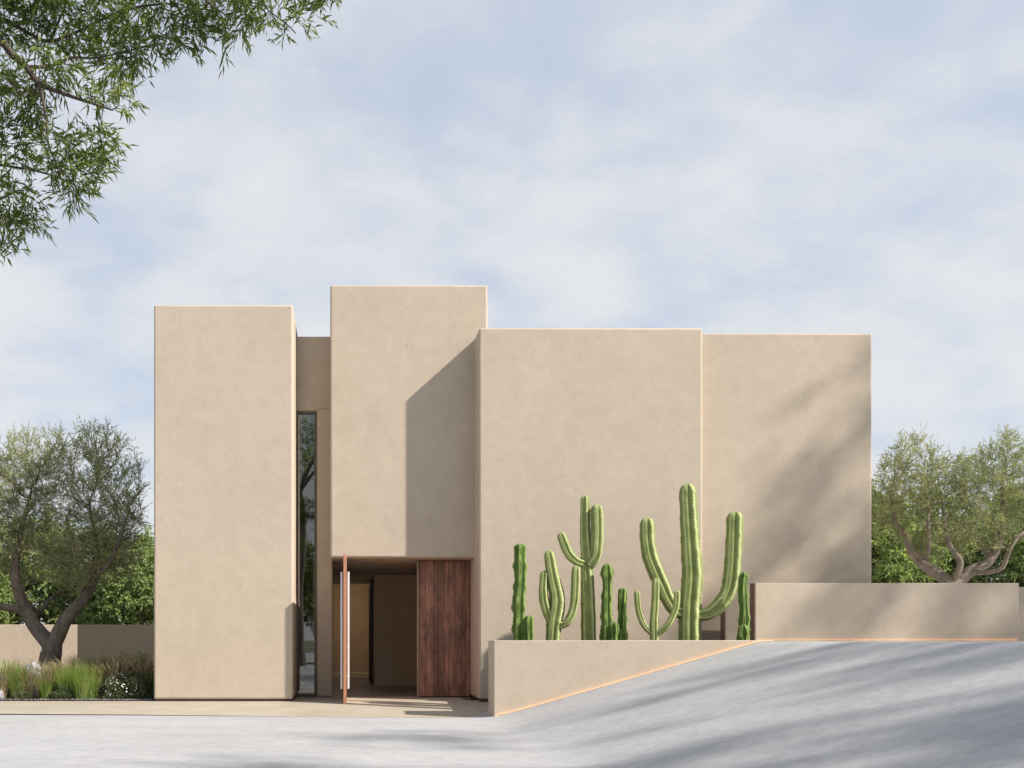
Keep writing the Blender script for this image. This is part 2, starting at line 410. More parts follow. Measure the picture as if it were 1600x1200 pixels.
# tall window
win = empty('window', (0, 0, 0)); win.parent = house; win.matrix_parent_inverse = Matrix.Translation((0, -20, 0))
X0, X1, Z1 = -1.098, -.642, 6.498
bm = bmesh.new()
fw = .055
box(bm, X0, X0 + fw * .5, 21.49, 21.58, .01, Z1); box(bm, X1 - fw, X1, 21.49, 21.58, .01, Z1)
box(bm, X0 + fw * .5 + .001, X1 - fw - .001, 21.49, 21.58, Z1 - fw, Z1); box(bm, X0 + fw * .5 + .001, X1 - fw - .001, 21.49, 21.58, .01, .05)
def kid(name, bm, mat, parent, smooth=False):
    me = bpy.data.meshes.new(name); bm.to_mesh(me); bm.free(); me.materials.append(mat)
    if smooth: me.polygons.foreach_set('use_smooth', [True] * len(me.polygons))
    o = bpy.data.objects.new(name, me); col.objects.link(o); o.parent = parent
    return o
fo = kid('window_frame', bm, M['frame'], win)
bm = bmesh.new(); box(bm, X0 + .028, X1 - fw + .003, 21.53, 21.54, .045, Z1 - fw + .003)
kid('glass_pane', bm, M['glass'], win)
# fixed plank panel beside the door
pan = empty('plank_panel'); pan.parent = house; pan.matrix_parent_inverse = Matrix.Translation((0, -20, 0))
bm = bmesh.new(); px = 1.668; tints = []
while px < 2.82:
    wd = min(random.uniform(.10, .17), 2.828 - px)
    if 2.828 - px - wd < .06: wd = 2.828 - px
    n0 = len(bm.verts); box(bm, px, px + wd - .003, 21.36 + random.uniform(0, .006), 21.41, .03, 3.085, .004, 1)
    tints += [random.random()] * (len(bm.verts) - n0); px += wd
pl = kid('planks', bm, M['wood'], pan)
a = pl.data.attributes.new('tint', 'FLOAT', 'POINT'); a.data.foreach_set('value', tints)
bm = bmesh.new(); box(bm, 1.632, 1.662, 21.33, 21.47, .01, 3.09, .003, 1); kid('jamb', bm, M['jamb'], pan)
bm = bmesh.new(); box(bm, 1.664, 2.836, 21.42, 21.48, .01, 3.095); kid('backing_board', bm, M['frame'], pan)
# pivot door, standing open at a right angle
door = empty('pivot_door'); door.parent = house; door.matrix_parent_inverse = Matrix.Translation((0, -20, 0))
door['label'] = 'pivot door standing open, seen edge on'
bm = bmesh.new(); box(bm, -.033, .033, 19.42, 21.62, -.012, 3.062, .004, 1); kid('door_leaf', bm, M['door_wood'], door)
for s in (-1, 1):
    bm = bmesh.new(); xa = s * .072
    box(bm, xa - .019, xa + .019, 19.52, 19.56, .29, 2.71, .004, 2)
    for z in (.55, 1.16, 2.4): box(bm, min(s * .0335, xa - s * .0185), max(s * .0335, xa - s * .0185), 19.53, 19.55, z, z + .02)
    kid('door_handle', bm, M['white_metal'], door)

# ------------------------------------------------------------------ low walls and light strips
def lowwall(name, x0, x1, y0, y1, z0, z1, label, bev=.015, mat='stucco', cat='wall'):
    bm = bmesh.new(); box(bm, x0, x1, y0, y1, z0, z1, bev, 3)
    o = from_bm(name, bm, M[mat]); tag(o, label, cat); return o
# planter wall + bed
pw = empty('cactus_planter', (5, 17, -.1))
tag(pw, 'long plaster retaining wall and raised bed the cacti grow in, beside the ramp', 'planter')
bm = bmesh.new(); box(bm, 2.65, 7.62, 16.80, 17.47, -.3, 1.294, .014, 3); from_bm('planter_wall', bm, M['stucco'], pw)
bm = bmesh.new(); box(bm, 3.45, 7.88, 17.48, 19.98, -.05, 1.16); from_bm('planter_soil', bm, M['soil'], pw)
ow1 = lowwall('boundary_wall', 8.036, 13.2, 18.50, 18.71, .6, 2.415, 'low plaster wall with a warm light strip at its foot on the right', .012)
ow2 = lowwall('boundary_wall', 7.90, 22, 19.62, 19.84, .6, 2.40, 'second low plaster wall, standing just behind the strip lit one', .012)
for ow, q in ((ow1, (8.02, 8.034, 18.499, 18.711, .6, 2.416)), (ow2, (7.884, 7.898, 19.619, 19.841, .6, 2.401))):
    bm = bmesh.new(); box(bm, *q); from_bm('end_shade', bm, M['cap'], ow)  # thin added plate, coloured dark for the shaded end of the wall
lowwall('garden_wall', -6.80, -4.06, 24.0, 24.2, -.2, 1.69, 'shaded garden wall reaching the left tower', .01, 'stucco_far')
lowwall('garden_wall', -30, -7.2, 32.0, 32.2, -.2, 1.82, 'sunlit garden wall behind the left olive tree', .01, 'stucco_far')
def strip(pts, wall_y, label):
    """a thin lamp tube lying between the wall and the low lip of its channel"""
    root = empty('light_strip', (pts[0][0], wall_y, pts[0][1])); tag(root, label, 'light strip', 'warm light strips at the foot of the walls')
    r = .006; bm = bmesh.new(); rings = []
    off = Vector(root.location)
    for x, z in pts:
        rings.append([bm.verts.new(Vector((x, wall_y - .016 + r * math.cos(a), z + .009 + r * math.sin(a))) - off) for a in [k * math.pi / 4 for k in range(8)]])
    for a, c in zip(rings, rings[1:]):
        for k in range(8): bm.faces.new((a[k], c[k], c[(k + 1) % 8], a[(k + 1) % 8]))
    bm.faces.new(rings[0]); bm.faces.new(rings[-1][::-1])
    kid('lamp_tube', bm, M['led'], root, True)
    bm = bmesh.new(); rings = []
    for x, z in pts:
        rings.append([bm.verts.new(Vector((x, wall_y + dy, z + dz)) - off) for dy, dz in ((-.040, -.01), (-.034, -.01), (-.034, .018), (-.040, .018))])
    for a, c in zip(rings, rings[1:]):
        for k in range(4): bm.faces.new((a[k], a[(k + 1) % 4], c[(k + 1) % 4], c[k]))
    bm.faces.new(rings[0]); bm.faces.new(rings[-1][::-1])
    kid('channel_lip', bm, M['terrace'], root)
strip([(x, ramp(x)) for x in np.linspace(2.70, 7.58, 40)], 16.80, 'warm light strip climbing along the foot of the planter wall')
strip([(x, 1.274) for x in (8.08, 10, 13.18)], 18.50, 'level warm light strip at the foot of the right boundary wall')

# ------------------------------------------------------------------ cacti
def catmull(pts, n):
    pts = [np.array(p, float) for p in pts]
    if len(pts) == 2: pts = [pts[0], (pts[0] * 2 + pts[1]) / 3, (pts[0] + 2 * pts[1]) / 3, pts[1]]
    q = [2 * pts[0] - pts[1]] + pts + [2 * pts[-1] - pts[-2]]
    seg = [np.linalg.norm(b - a) for a, b in zip(pts, pts[1:])]; tot = sum(seg); o_ = []
    for i in range(len(pts) - 1):
        m = max(2, int(round(n * seg[i] / tot)))
        for k in range(m):
            t = k / m; a, b_, c, d = q[i:i + 4]
            o_.append(.5 * ((2 * b_) + (c - a) * t + (2 * a - 5 * b_ + 4 * c - d) * t * t + (3 * b_ - a - 3 * c + d) * t ** 3))
    o_.append(pts[-1]); return np.array(o_)
def ribbed(pts, rads, ribs, depth, phase=0, twist=0, wob=0, tip=1.0, seed=0, spine=True, K=5):
    """swept ribbed column with a domed tip; returns (verts, quads, ridge, spine_verts, spine_faces)"""
    rg = np.random.default_rng(seed)
    n = max(16, int(np.sum(np.linalg.norm(np.diff(np.array(pts, float), axis=0), axis=1)) / .035))
    c = catmull(pts, n); m = len(c)
    s = np.concatenate([[0], np.cumsum(np.linalg.norm(np.diff(c, axis=0), axis=1))]); tot = s[-1]
    rad = np.interp(s / tot, np.linspace(0, 1, len(rads)), rads)
    rt = rad[-1] * tip                                  # domed end
    cap = np.clip((tot - s) / rt, 0, 1); rad = rad * np.sqrt(np.clip(1 - (1 - cap) ** 2, .0004, 1))
    # extra rings close to the tip
    seg = ribs * 2 * K
    th = np.linspace(0, 2 * math.pi, seg, endpoint=False)
    T = np.gradient(c, axis=0); T /= np.linalg.norm(T, axis=1)[:, None]
    ref = np.array([0, 1, 0.]); verts = []; ridge = []
    w1, w2, w3 = rg.uniform(0, 6.28, 3); ribph = rg.uniform(0, 6.28, ribs)
    for i in range(m):
        a = np.cross(ref, T[i]); a /= np.linalg.norm(a) + 1e-9; b_ = np.cross(T[i], a)
        tw = phase + twist * s[i]
        k = np.abs(np.cos(ribs * th / 2))              # 1 on a ridge, 0 in a groove
        prof = 1 - depth * (1 - k ** .75)
        idx = (np.round(th / (2 * math.pi) * ribs).astype(int)) % ribs
        crest = k ** 6
        notch = 1 + crest * .05 * np.sin(s[i] * 95 + ribph[idx]) + crest * wob * (np.sin(s[i] * 16 + ribph[idx] * 1.0) * .6 + .4 * np.sin(s[i] * 31 + ribph[idx] * 2))
        r = rad[i] * prof * notch * (1 + wob * .25 * math.sin(s[i] * 11 + w1))
        p = c[i] + (a[None] * np.cos(th + tw)[:, None] + b_[None] * np.sin(th + tw)[:, None]) * r[:, None]
        if wob: p = p + a[None] * wob * .16 * rad[i] * math.sin(s[i] * 9 + w2)
        verts.append(p); ridge.append(k ** 4)
    V = np.concatenate(verts); RG = np.concatenate(ridge)
    i = np.arange(m - 1)[:, None]; j = np.arange(seg)[None]
    q = np.stack([i * seg + j, i * seg + (j + 1) % seg, (i + 1) * seg + (j + 1) % seg, (i + 1) * seg + j], -1).reshape(-1, 4)
    sv = []; sf = []
    if spine:
        for rb in range(ribs):
            jj = int(round(rb * seg / ribs)) % seg
            st = .055 if not wob else .07
            for ss in np.arange(.03, tot - .01, st):
                ii = int(np.searchsorted(s, ss)); ii = min(ii, m - 2)
                base = V[ii * seg + jj]; outd = base - c[ii]; L_ = np.linalg.norm(outd)
                if L_ < 1e-5: continue
                outd /= L_
                for _ in range(4):
                    d = outd + rg.normal(0, .55, 3); d /= np.linalg.norm(d)
                    side = np.cross(d, [0, 1, .3]); side /= np.linalg.norm(side) + 1e-9
                    b0 = len(sv); ln = rg.uniform(.012, .026)
                    sv += [base - side * .0016, base + side * .0016, base + d * ln]; sf += [b0, b0 + 1, b0 + 2]
    return V, q, RG, sv, sf
ALPHA = []
def col_mesh(name, mat, parent, **k):
    V, q, RG, sv, sf = ribbed(**k)
    loc = np.array(parent.location)
    if len(sv):                                        # spines belong to the skin: same mesh, second material
        nv = len(V); V2 = np.concatenate([V, np.array(sv)]); ns = len(sf) // 3
        me = bpy.data.meshes.new(name); me.vertices.add(len(V2)); me.vertices.foreach_set('co', (V2 - loc).astype(np.float32).ravel())
        lp = np.concatenate([q.ravel(), np.array(sf) + nv]); me.loops.add(len(lp)); me.loops.foreach_set('vertex_index', lp.astype(np.int32))
        me.polygons.add(len(q) + ns); me.polygons.foreach_set('loop_start', np.concatenate([np.arange(len(q)) * 4, len(q) * 4 + np.arange(ns) * 3]).astype(np.int32))
        me.polygons.foreach_set('use_smooth', np.ones(len(q) + ns, bool)); me.polygons.foreach_set('material_index', np.concatenate([np.zeros(len(q)), np.ones(ns)]).astype(np.int32))
        a = me.attributes.new('ridge', 'FLOAT', 'POINT'); a.data.foreach_set('value', np.concatenate([RG, np.zeros(len(sv))]).astype(np.float32))
        me.update(calc_edges=True); me.validate(); me.materials.append(mat); me.materials.append(M['spine'])
    else: me = mesh_np(name, V - loc, q.ravel(), 4, mat, True, {'ridge': RG})
    o = bpy.data.objects.new(name, me); col.objects.link(o); o.parent = parent
    return o
def cactus(label, d, parts, dark=False, spines=True):
    """parts: (name, [(px, py, dd)...], [half width px...], ribs, phase)"""
    b0 = parts[0][1][0]
    base = P(b0[0], 1000, d); root = empty('columnar_cactus', (base.x, base.y + (b0[2] if len(b0) > 2 else 0), 1.16))
    tag(root, label, 'cactus', 'cacti in the raised planter')
    for qi, (nm, pts, hw, ribs, ph) in enumerate(parts):
        w_ = []
        for p in pts:
            dd = p[2] if len(p) > 2 else 0
            v = P(p[0], p[1], d); v.y += dd; w_.append(v)
        if pts[0][1] >= 999: w_ = [Vector((w_[0].x, w_[0].y, 1.10))] + w_[1:] if len(w_) > 2 else [Vector((w_[0].x, w_[0].y, 1.10)), w_[-1]]
        rads = [h * (1.12 if dark else 1.04) / F * d for h in hw]
        o = col_mesh(nm, M['cactus_dark' if dark else 'cactus'], root, pts=w_, rads=rads, ribs=ribs,
            depth=.36 if dark else .30, phase=ph, twist=random.uniform(-.9, .9) if dark else random.uniform(-.12, .12), wob=.20 if dark else .05, seed=int(pts[0][0]) + qi * 7,
            tip=1.1)
cactus('leftmost cactus, tall dark wavy column with a stub at its right foot', 18.0, [
    ('stem', [(812, 1002), (811, 950), (813, 900), (812, 849)], [8.5, 9.5, 9, 9], 5, .3),
    ('offset_stem', [(823, 1002, -.12), (826, 961, -.12)], [7, 6.5], 5, .8)], dark=True)
cactus('low pale cactus with three upright arms, second from the left', 18.1, [
    ('stem', [(863, 1002), (866, 975), (871, 940), (864, 900), (857, 859)], [10, 12, 12, 10, 7.5], 5, .2),
    ('arm', [(862, 972), (853, 950), (849, 925), (851, 891)], [7, 7.5, 7, 6], 5, .1),
    ('arm', [(868, 978, -.05), (884, 972, -.12), (895, 945, -.12), (898, 884, -.12)], [6, 6.5, 7, 6.5], 5, .3)])
cactus('tall cactus with a thick right arm and a bent left arm high up', 18.2, [
    ('stem', [(920, 1002), (919, 950), (917, 880), (914, 830), (914, 773)], [11.5, 11, 9.5, 8, 7], 5, .15),
    ('arm', [(921, 884, -.05), (929, 868, -.1), (931, 835, -.1), (930, 789, -.1)], [8, 9.5, 10, 9], 5, .4),
    ('arm', [(913, 881, -.03), (899, 877, -.08), (886, 863, -.08), (874, 832, -.08)], [6, 7, 7.5, 6.5], 5, .2)])
cactus('dark wavy column cactus of middle height with a small offset', 18.0, [
    ('stem', [(948, 1002), (948, 960), (949, 925), (949, 880)], [8.5, 8.5, 7, 8.5], 5, .5),
    ('offset_stem', [(956, 1002, -.12), (958, 971, -.12)], [6, 5.5], 5, .1)], dark=True)
cactus('short dark wavy cactus with a round bud at its foot', 18.15, [
    ('stem', [(973, 1002), (972, 960), (973, 918)], [6, 6.5, 6], 5, .7),
    ('offset_stem', [(969, 1002, -.14), (970, 983, -.14)], [6.5, 6.5], 5, .1)], dark=True)
cactus('small slender cactus shaped like a trident', 17.8, [
    ('stem', [(1023, 1003), (1022, 975), (1024, 940), (1025, 903)], [7, 6.5, 6, 5.5], 5, .2),
    ('arm', [(1019, 990), (1007, 978), (998, 955), (995, 922)], [4, 4.5, 4.5, 4.5], 5, .4),
    ('arm', [(1027, 990, -.04), (1042, 975, -.1), (1053, 950, -.1), (1056, 922, -.1)], [4.5, 5, 5, 4.7], 5, .1)])
cactus('largest cactus, a thick trunk with a long arm on each side', 18.4, [
    ('stem', [(1077, 1003), (1078, 950), (1082, 900), (1078, 830), (1074, 755)], [16, 16, 15.5, 13.5, 12.5], 5, .1),
    ('arm', [(1070, 958), (1052, 950), (1030, 905), (1014, 860), (1011, 808)], [9, 11, 12, 11.5, 11], 5, .3),
    ('arm', [(1086, 962), (1112, 956), (1138, 925), (1146, 870), (1149, 798)], [9, 11.5, 12.5, 12.5, 12.5], 5, .2)])
cactus('rightmost cactus, dark wavy column in front of the wall end', 18.05, [
    ('stem', [(1163, 1002), (1163, 960), (1160, 925), (1162, 893)], [7, 7, 6.5, 6.5], 5, .1),
    ('offset_stem', [(1157, 1002, -.13), (1157, 975, -.13)], [7.5, 7.5], 5, .3)], dark=True)

# ------------------------------------------------------------------ trees
def colonize(seed, attr, step, infl, kill, iters=400, jitter=.12, rs=1, grav=(0, 0, 0)):
    """space colonisation: seed = list of (pos, parent); returns pos array and parent list"""
    rg = np.random.default_rng(rs)
    pos = [np.array(p, float) for p, _ in seed]; par = [q for _, q in seed]
    A = np.array(attr, float); alive = np.ones(len(A), bool)
    nd = np.full(len(A), 1e9); ni = np.zeros(len(A), int)
    def upd(start):
        for k in range(start, len(pos)):
            d = np.linalg.norm(A - pos[k], axis=1); mm = d < nd; nd[mm] = d[mm]; ni[mm] = k
    upd(0); grav = np.array(grav)
    nch = {}
    for it in range(iters):
        m = alive & (nd < infl)
        if not m.any():
            if not alive.any(): break
            k = np.argmin(np.where(alive, nd, 1e9)); m = np.zeros(len(A), bool); m[k] = True
        idx = np.unique(ni[m]); st = len(pos); added = False
        for k in idx:
            if nch.get(k, 0) >= 3:
                # saturated node: drop the attractors that insist on it
                alive[m & (ni == k)] = False; continue
            v = A[m & (ni == k)] - pos[k]; v = v / (np.linalg.norm(v, axis=1)[:, None] + 1e-9)
            d = v.sum(0); d /= np.linalg.norm(d) + 1e-9; d += rg.normal(0, jitter, 3) + grav; d /= np.linalg.norm(d)
            pos.append(pos[k] + d * step); par.append(int(k)); nch[k] = nch.get(k, 0) + 1; added = True
        upd(st); alive &= nd > kill
        if not added and not alive.any(): break
    return np.array(pos), par
def tree_radii(pos, par, rtip, expo, rmax=None, seed_r=None):
    n = len(par); cnt = np.zeros(n); ch = [[] for _ in range(n)]
    for i in range(n):
        if par[i] >= 0: ch[par[i]].append(i)
    r = np.zeros(n)
    for i in range(n - 1, -1, -1):
        cnt[i] = sum(cnt[c] for c in ch[i]) if ch[i] else 1
        r[i] = rtip * cnt[i] ** expo
    if seed_r is not None:
        for i, v in enumerate(seed_r): r[i] = max(r[i] if v is None else v, 0)
    if rmax: r = np.minimum(r, rmax)
    return r, ch
def branch_mesh(name, pos, par, r, ch, mat, off, extra=None):
    verts = []; faces = []; done = set()
    starts = [i for i in range(len(par)) if par[i] < 0]
    stack = [(i, None) for i in starts]
    while stack:
        i, pa = stack.pop()
        chain = [i] if pa is None else [pa, i]
        k = i
        while ch[k]:
            nx = max(ch[k], key=lambda c: r[c])
            for c in ch[k]:
                if c != nx: stack.append((c, k))
            chain.append(nx); k = nx
        if len(chain) < 2: continue
        pts = pos[chain]; rr = r[chain].copy()
        if pa is not None: rr[0] = min(rr[0], rr[1] * 1.25)
        K = 4 if rr.max() < .012 else (6 if rr.max() < .05 else 12)
        T = np.gradient(pts, axis=0); T /= np.linalg.norm(T, axis=1)[:, None] + 1e-9
        ref = np.array([.13, .97, .2]); base = len(verts)
        th = np.arange(K) * 2 * math.pi / K
        for q in range(len(pts)):
            a = np.cross(ref, T[q]); a /= np.linalg.norm(a) + 1e-9; b_ = np.cross(T[q], a)
            ring = pts[q] + (a[None] * np.cos(th)[:, None] + b_[None] * np.sin(th)[:, None]) * rr[q] * (1 + (.10 * np.sin(th * 3 + q * .7)[:, None] if K > 8 else 0))
            verts.extend(ring)
        for q in range(len(pts) - 1):
            for j in range(K):
                a0 = base + q * K; faces += [a0 + j, a0 + (j + 1) % K, a0 + K + (j + 1) % K, a0 + K + j]
    V = np.array(verts)
    if extra is not None: faces += list(range(len(V), len(V) + len(extra))); V = np.concatenate([V, extra])
    V = V - np.array(off)
    return mesh_np(name, V, faces, 4, mat, True)
def leaves_mesh(name, p, d, ln, wd, mat, off, rs=3, fold=.35, curl=0.0):
    """p (n,3) leaf bases, d (n,3) directions; each leaf two quads folded on the midrib"""
    rg = np.random.default_rng(rs); n = len(p)
    d = d / (np.linalg.norm(d, axis=1)[:, None] + 1e-9)
    s = np.cross(d, rg.normal(size=(n, 3)) + np.array([0, 0, 1.2])); s /= np.linalg.norm(s, axis=1)[:, None] + 1e-9
    u = np.cross(s, d); l = (ln * rg.uniform(.65, 1.2, n))[:, None]; w_ = (wd * rg.uniform(.75, 1.2, n))[:, None]
    b_ = p; mid = p + d * l * .5 - u * l * .04; tip = p + d * l + np.array([0, 0, -1]) * l * curl
    a1 = p + d * l * .42 + s * w_ * .5 + u * w_ * fold; a2 = p + d * l * .42 - s * w_ * .5 + u * w_ * fold
    V = np.stack([b_, a1, tip, a2], 1).reshape(-1, 3) - np.array(off)
    q = (np.arange(n)[:, None] * 4 + np.array([0, 1, 2, 0, 2, 3])[None]).ravel()
    r = np.repeat(rg.random(n), 4)
    return mesh_np(name, V, q, 3, mat, False, {'rnd': r})
def leaf_points(pos, par, r, thresh, per, spread, rs, up=.2, outw=None, along=.9):
    rg = np.random.default_rng(rs)
    idx = np.array([i for i in range(len(par)) if par[i] >= 0 and r[i] <= thresh])
    idx = np.repeat(idx, per); pa = np.array(par)[idx]
    t = rg.random(len(idx))[:, None]
    base = pos[pa] * (1 - t) + pos[idx] * t
    bd = pos[idx] - pos[pa]; bd /= np.linalg.norm(bd, axis=1)[:, None] + 1e-9
    d = bd * along + rg.normal(0, spread, (len(idx), 3)) + np.array([0, 0, up])
    return base, d
def wisps(pos, par, r, thresh, m, length, k, spread, rs, up, along, dspread, dalong):
    """m fine twigs per thin node, k leaves along each; returns leaf bases, directions and twig quads"""
    rg = np.random.default_rng(rs)
    idx = np.repeat(np.array([i for i in range(len(par)) if par[i] >= 0 and r[i] <= thresh]), m)
    pa = np.array(par)[idx]; t = rg.random(len(idx))[:, None]; b = pos[pa] * (1 - t) + pos[idx] * t
    bd = pos[idx] - pos[pa]; bd /= np.linalg.norm(bd, axis=1)[:, None] + 1e-9
    d = bd * along + rg.normal(0, spread, b.shape) + np.array([0, 0, up]); d /= np.linalg.norm(d, axis=1)[:, None]
    L_ = length * rg.uniform(.5, 1.25, len(b))[:, None]
    s_ = np.cross(d, rg.normal(size=b.shape)); s_ /= np.linalg.norm(s_, axis=1)[:, None] + 1e-9
    w_ = max(.0012, length * .006)
    Q = np.stack([b - s_ * w_, b + s_ * w_, b + d * L_ + s_ * w_ * .3, b + d * L_ - s_ * w_ * .3], 1).reshape(-1, 3)
    tt = (np.arange(k)[None, :] + rg.random((len(b), k))) / k; tt = tt ** .8
    p = b[:, None, :] + d[:, None, :] * (L_ * tt)[:, :, None]
    ld = d[:, None, :] * dalong + rg.normal(0, dspread, p.shape) + np.array([0, 0, up * .4])
    return p.reshape(-1, 3), ld.reshape(-1, 3), Q
def ellips(n, c, r, rg, shell=.5):
    v = rg.normal(size=(n, 3)); v /= np.linalg.norm(v, axis=1)[:, None]
    return np.array(c) + v * (rg.random(n)[:, None] ** (shell)) * np.array(r)

def make_tree(name, base, limbs, blobs, label, cat, group, leafm, barkm, step, kill, infl, per, ln, wd, rtip, expo, thresh, rs, spread=.6, up=.2,
              wisp=None, curl=0, jitter=.15, droop=(0, 0, .03)):
    """limbs: lists of points (first list starts at the base, others name (list, index) they spring from)"""
    rg = np.random.default_rng(rs)
    seed = []; where = {}; sr = []
    for li, lb in enumerate(limbs):
        frm, pts, rads = lb
        if frm is None: start = -1; P0 = [pts[0]]; pp = pts
        else: start = where[frm]; pp = [tuple(seed[start][0])] + list(pts)
        c = catmull(pp, max(3, int(sum(np.linalg.norm(np.array(b) - np.array(a)) for a, b in zip(pp, pp[1:])) / step)))
        rr = np.interp(np.linspace(0, 1, len(c)), np.linspace(0, 1, len(rads)), rads)
        prev = start
        for k, q in enumerate(c):
            if k == 0 and frm is not None: continue
            seed.append((q, prev)); sr.append(rr[k]); prev = len(seed) - 1
            # remember the nearest seed for every control point
        cps = list(pp)
        for ci, cp in enumerate(cps):
            dd = [np.linalg.norm(np.array(cp) - s_[0]) for s_ in seed]; where[(li, ci)] = int(np.argmin(dd))
    attr = np.concatenate([ellips(n, c, r, rg, sh) for n, c, r, sh in blobs])
    pos, par = colonize(seed, attr, step, infl, kill, rs=rs, jitter=jitter, grav=droop)
    r, ch = tree_radii(pos, par, rtip, expo)
    for i, v in enumerate(sr): r[i] = v
    # a child is never thicker than its parent
    for i in range(len(par)):
        if par[i] >= 0 and i >= len(sr): r[i] = min(r[i], r[par[i]] * .85 if len(ch[par[i]]) > 1 else r[par[i]])
    root = empty(name, base); tag(root, label, cat, group)
    Q = None
    if wisp:
        m_, len_, k_, sp_, al_ = wisp
        p, d, Q = wisps(pos, par, r, thresh, m_, len_, k_, sp_, rs + 5, up, al_, spread, 1.0)
    bmsh = branch_mesh('trunk', pos, par, r, ch, M[barkm], base, Q)
    t_ = bpy.data.objects.new('trunk', bmsh); col.objects.link(t_); t_.parent = root
    if not wisp: p, d = leaf_points(pos, par, r, thresh, per, spread, rs + 5, up)
    lm = leaves_mesh('crown', p, d, ln, wd, M[leafm], base, rs + 9, curl=curl)
    c_ = bpy.data.objects.new('crown', lm); col.objects.link(c_); c_.parent = root
    print(name, 'nodes', len(pos), 'leaves', len(p))
    return root
def copy_tree(o, loc, rz, s, label):
    c = o.copy(); col.objects.link(c); c.location = loc; c.rotation_euler = (0, 0, rz); c.scale = s if isinstance(s, tuple) else (s, s, s); c['label'] = label
    for k in o.children:
        q = k.copy(); col.objects.link(q); q.parent = c
    return c
T3 = lambda px, py, d: tuple(P(px, py, d))

# left olive tree
D = 22.6
lb = [
 (None, [(P(80, 1000, D).x, D, 0), T3(79, 1040, D), T3(80, 1012, D)], [.34, .27, .25]),
 ((0, 2), [T3(60, 985, D), T3(45, 962, D), T3(32, 935, D), T3(24, 900, D - .2), T3(26, 865, D - .2), T3(36, 820, D), T3(48, 770, D)], [.20, .17, .14, .13, .10, .07, .05, .03]),
 ((0, 2), [T3(96, 982, D), T3(108, 962, D), T3(128, 938, D), T3(143, 915, D + .3), T3(150, 885, D + .2), T3(148, 845, D), T3(140, 790, D)], [.20, .17, .15, .13, .11, .08, .05, .03]),
 ((2, 5), [T3(160, 893, D - .4), T3(174, 872, D - .5), T3(186, 845, D - .6), T3(196, 815, D - .6)], [.07, .06, .05, .03]),
 ((1, 2), [T3(20, 950, D - .3), T3(-12, 945, D - .5), T3(-45, 915, D - .6), T3(-60, 860, D - .5)], [.10, .08, .07, .05, .03]),
 ((1, 3), [T3(60, 955, D + .5), T3(80, 935, D + .7), T3(100, 918, D + .9), T3(112, 880, D + 1.1)], [.08, .07, .05, .04, .03]),
]
bl = [(420, T3(45, 760, D), (.95, 1.3, 1.35), .45), (520, T3(150, 760, D), (1.15, 1.3, 1.45), .45), (700, T3(130, 860, D), (1.5, 1.4, 1.0), .5),
      (260, T3(-15, 760, D), (.9, 1.1, 1.1), .5), (220, T3(200, 815, D), (.45, .9, .7), .5), (320, T3(15, 850, D), (.8, 1.2, .8), .5), (200, T3(-75, 830, D), (.9, 1.1, 1.0), .5),
      (60, T3(80, 700, D), (.35, .4, .45), .5), (70, T3(145, 690, D), (.5, .5, .5), .5)]
make_tree('olive_tree', (P(80, 1000, D).x, D, 0), lb, bl, 'olive tree with a thick forked trunk left of the house', 'tree', 'olive trees', 'olive', 'bark',
          .13, .17, 1.1, 9, .070, .016, .0042, .42, .019, 21, spread=.5, up=.3, wisp=(4, .33, 12, .5, .8))
# right olive trees, seen over the wall
D = 24.5
lb = [
 (None, [(P(1490, 1000, D).x, D, 1.2), T3(1490, 935, D), T3(1488, 915, D)], [.26, .22, .20]),
 ((0, 2), [T3(1462, 895, D), T3(1440, 880, D), T3(1422, 858, D), T3(1413, 835, D), T3(1398, 812, D), T3(1390, 780, D)], [.16, .14, .12, .10, .07, .05, .03]),
 ((0, 2), [T3(1515, 893, D), T3(1542, 880, D), T3(1557, 855, D), T3(1565, 830, D), T3(1567, 790, D), T3(1567, 740, D)], [.17, .14, .12, .09, .06, .04, .02]),
 ((2, 1), [T3(1550, 893, D - .3), T3(1567, 885, D - .4), T3(1577, 860, D - .5), T3(1590, 840, D - .5), T3(1615, 820, D - .4)], [.09, .07, .06, .05, .04, .03]),
 ((0, 2), [T3(1500, 880, D - .3), T3(1490, 862, D - .5), T3(1483, 850, D - .5), T3(1478, 820, D - .4), T3(1470, 770, D)], [.10, .075, .06, .05, .04, .025]),
 ((1, 3), [T3(1445, 872, D - .3), T3(1452, 845, D - .5), T3(1450, 820, D - .5), T3(1452, 790, D - .4)], [.08, .06, .045, .035, .02]),
 ((2, 2), [T3(1548, 870, D + .4), T3(1530, 845, D + .6), T3(1525, 800, D + .5)], [.07, .05, .04, .025]),
]
bl = [(420, T3(1418, 755, D), (.78, 1.1, 1.1), .45), (400, T3(1490, 775, D), (1.0, 1.2, 1.15), .5), (380, T3(1555, 755, D), (.9, 1.1, 1.1), .45),
      (280, T3(1620, 780, D), (.9, 1.1, 1.1), .5), (240, T3(1480, 830, D), (1.5, 1.2, .5), .5), (60, T3(1425, 695, D), (.4, .4, .35), .5), (60, T3(1580, 690, D), (.45, .4, .4), .5),
      (120, T3(1385, 800, D), (.35, .7, .7), .5)]
make_tree('olive_tree', (P(1490, 1000, D).x, D, 1.2), lb, bl, 'olive tree with pale spreading limbs behind the right wall', 'tree', 'olive trees', 'olive', 'bark_pale',
          .13, .17, 1.1, 8, .070, .016, .0040, .41, .019, 33, spread=.5, up=.3, wisp=(4, .33, 12, .5, .8))

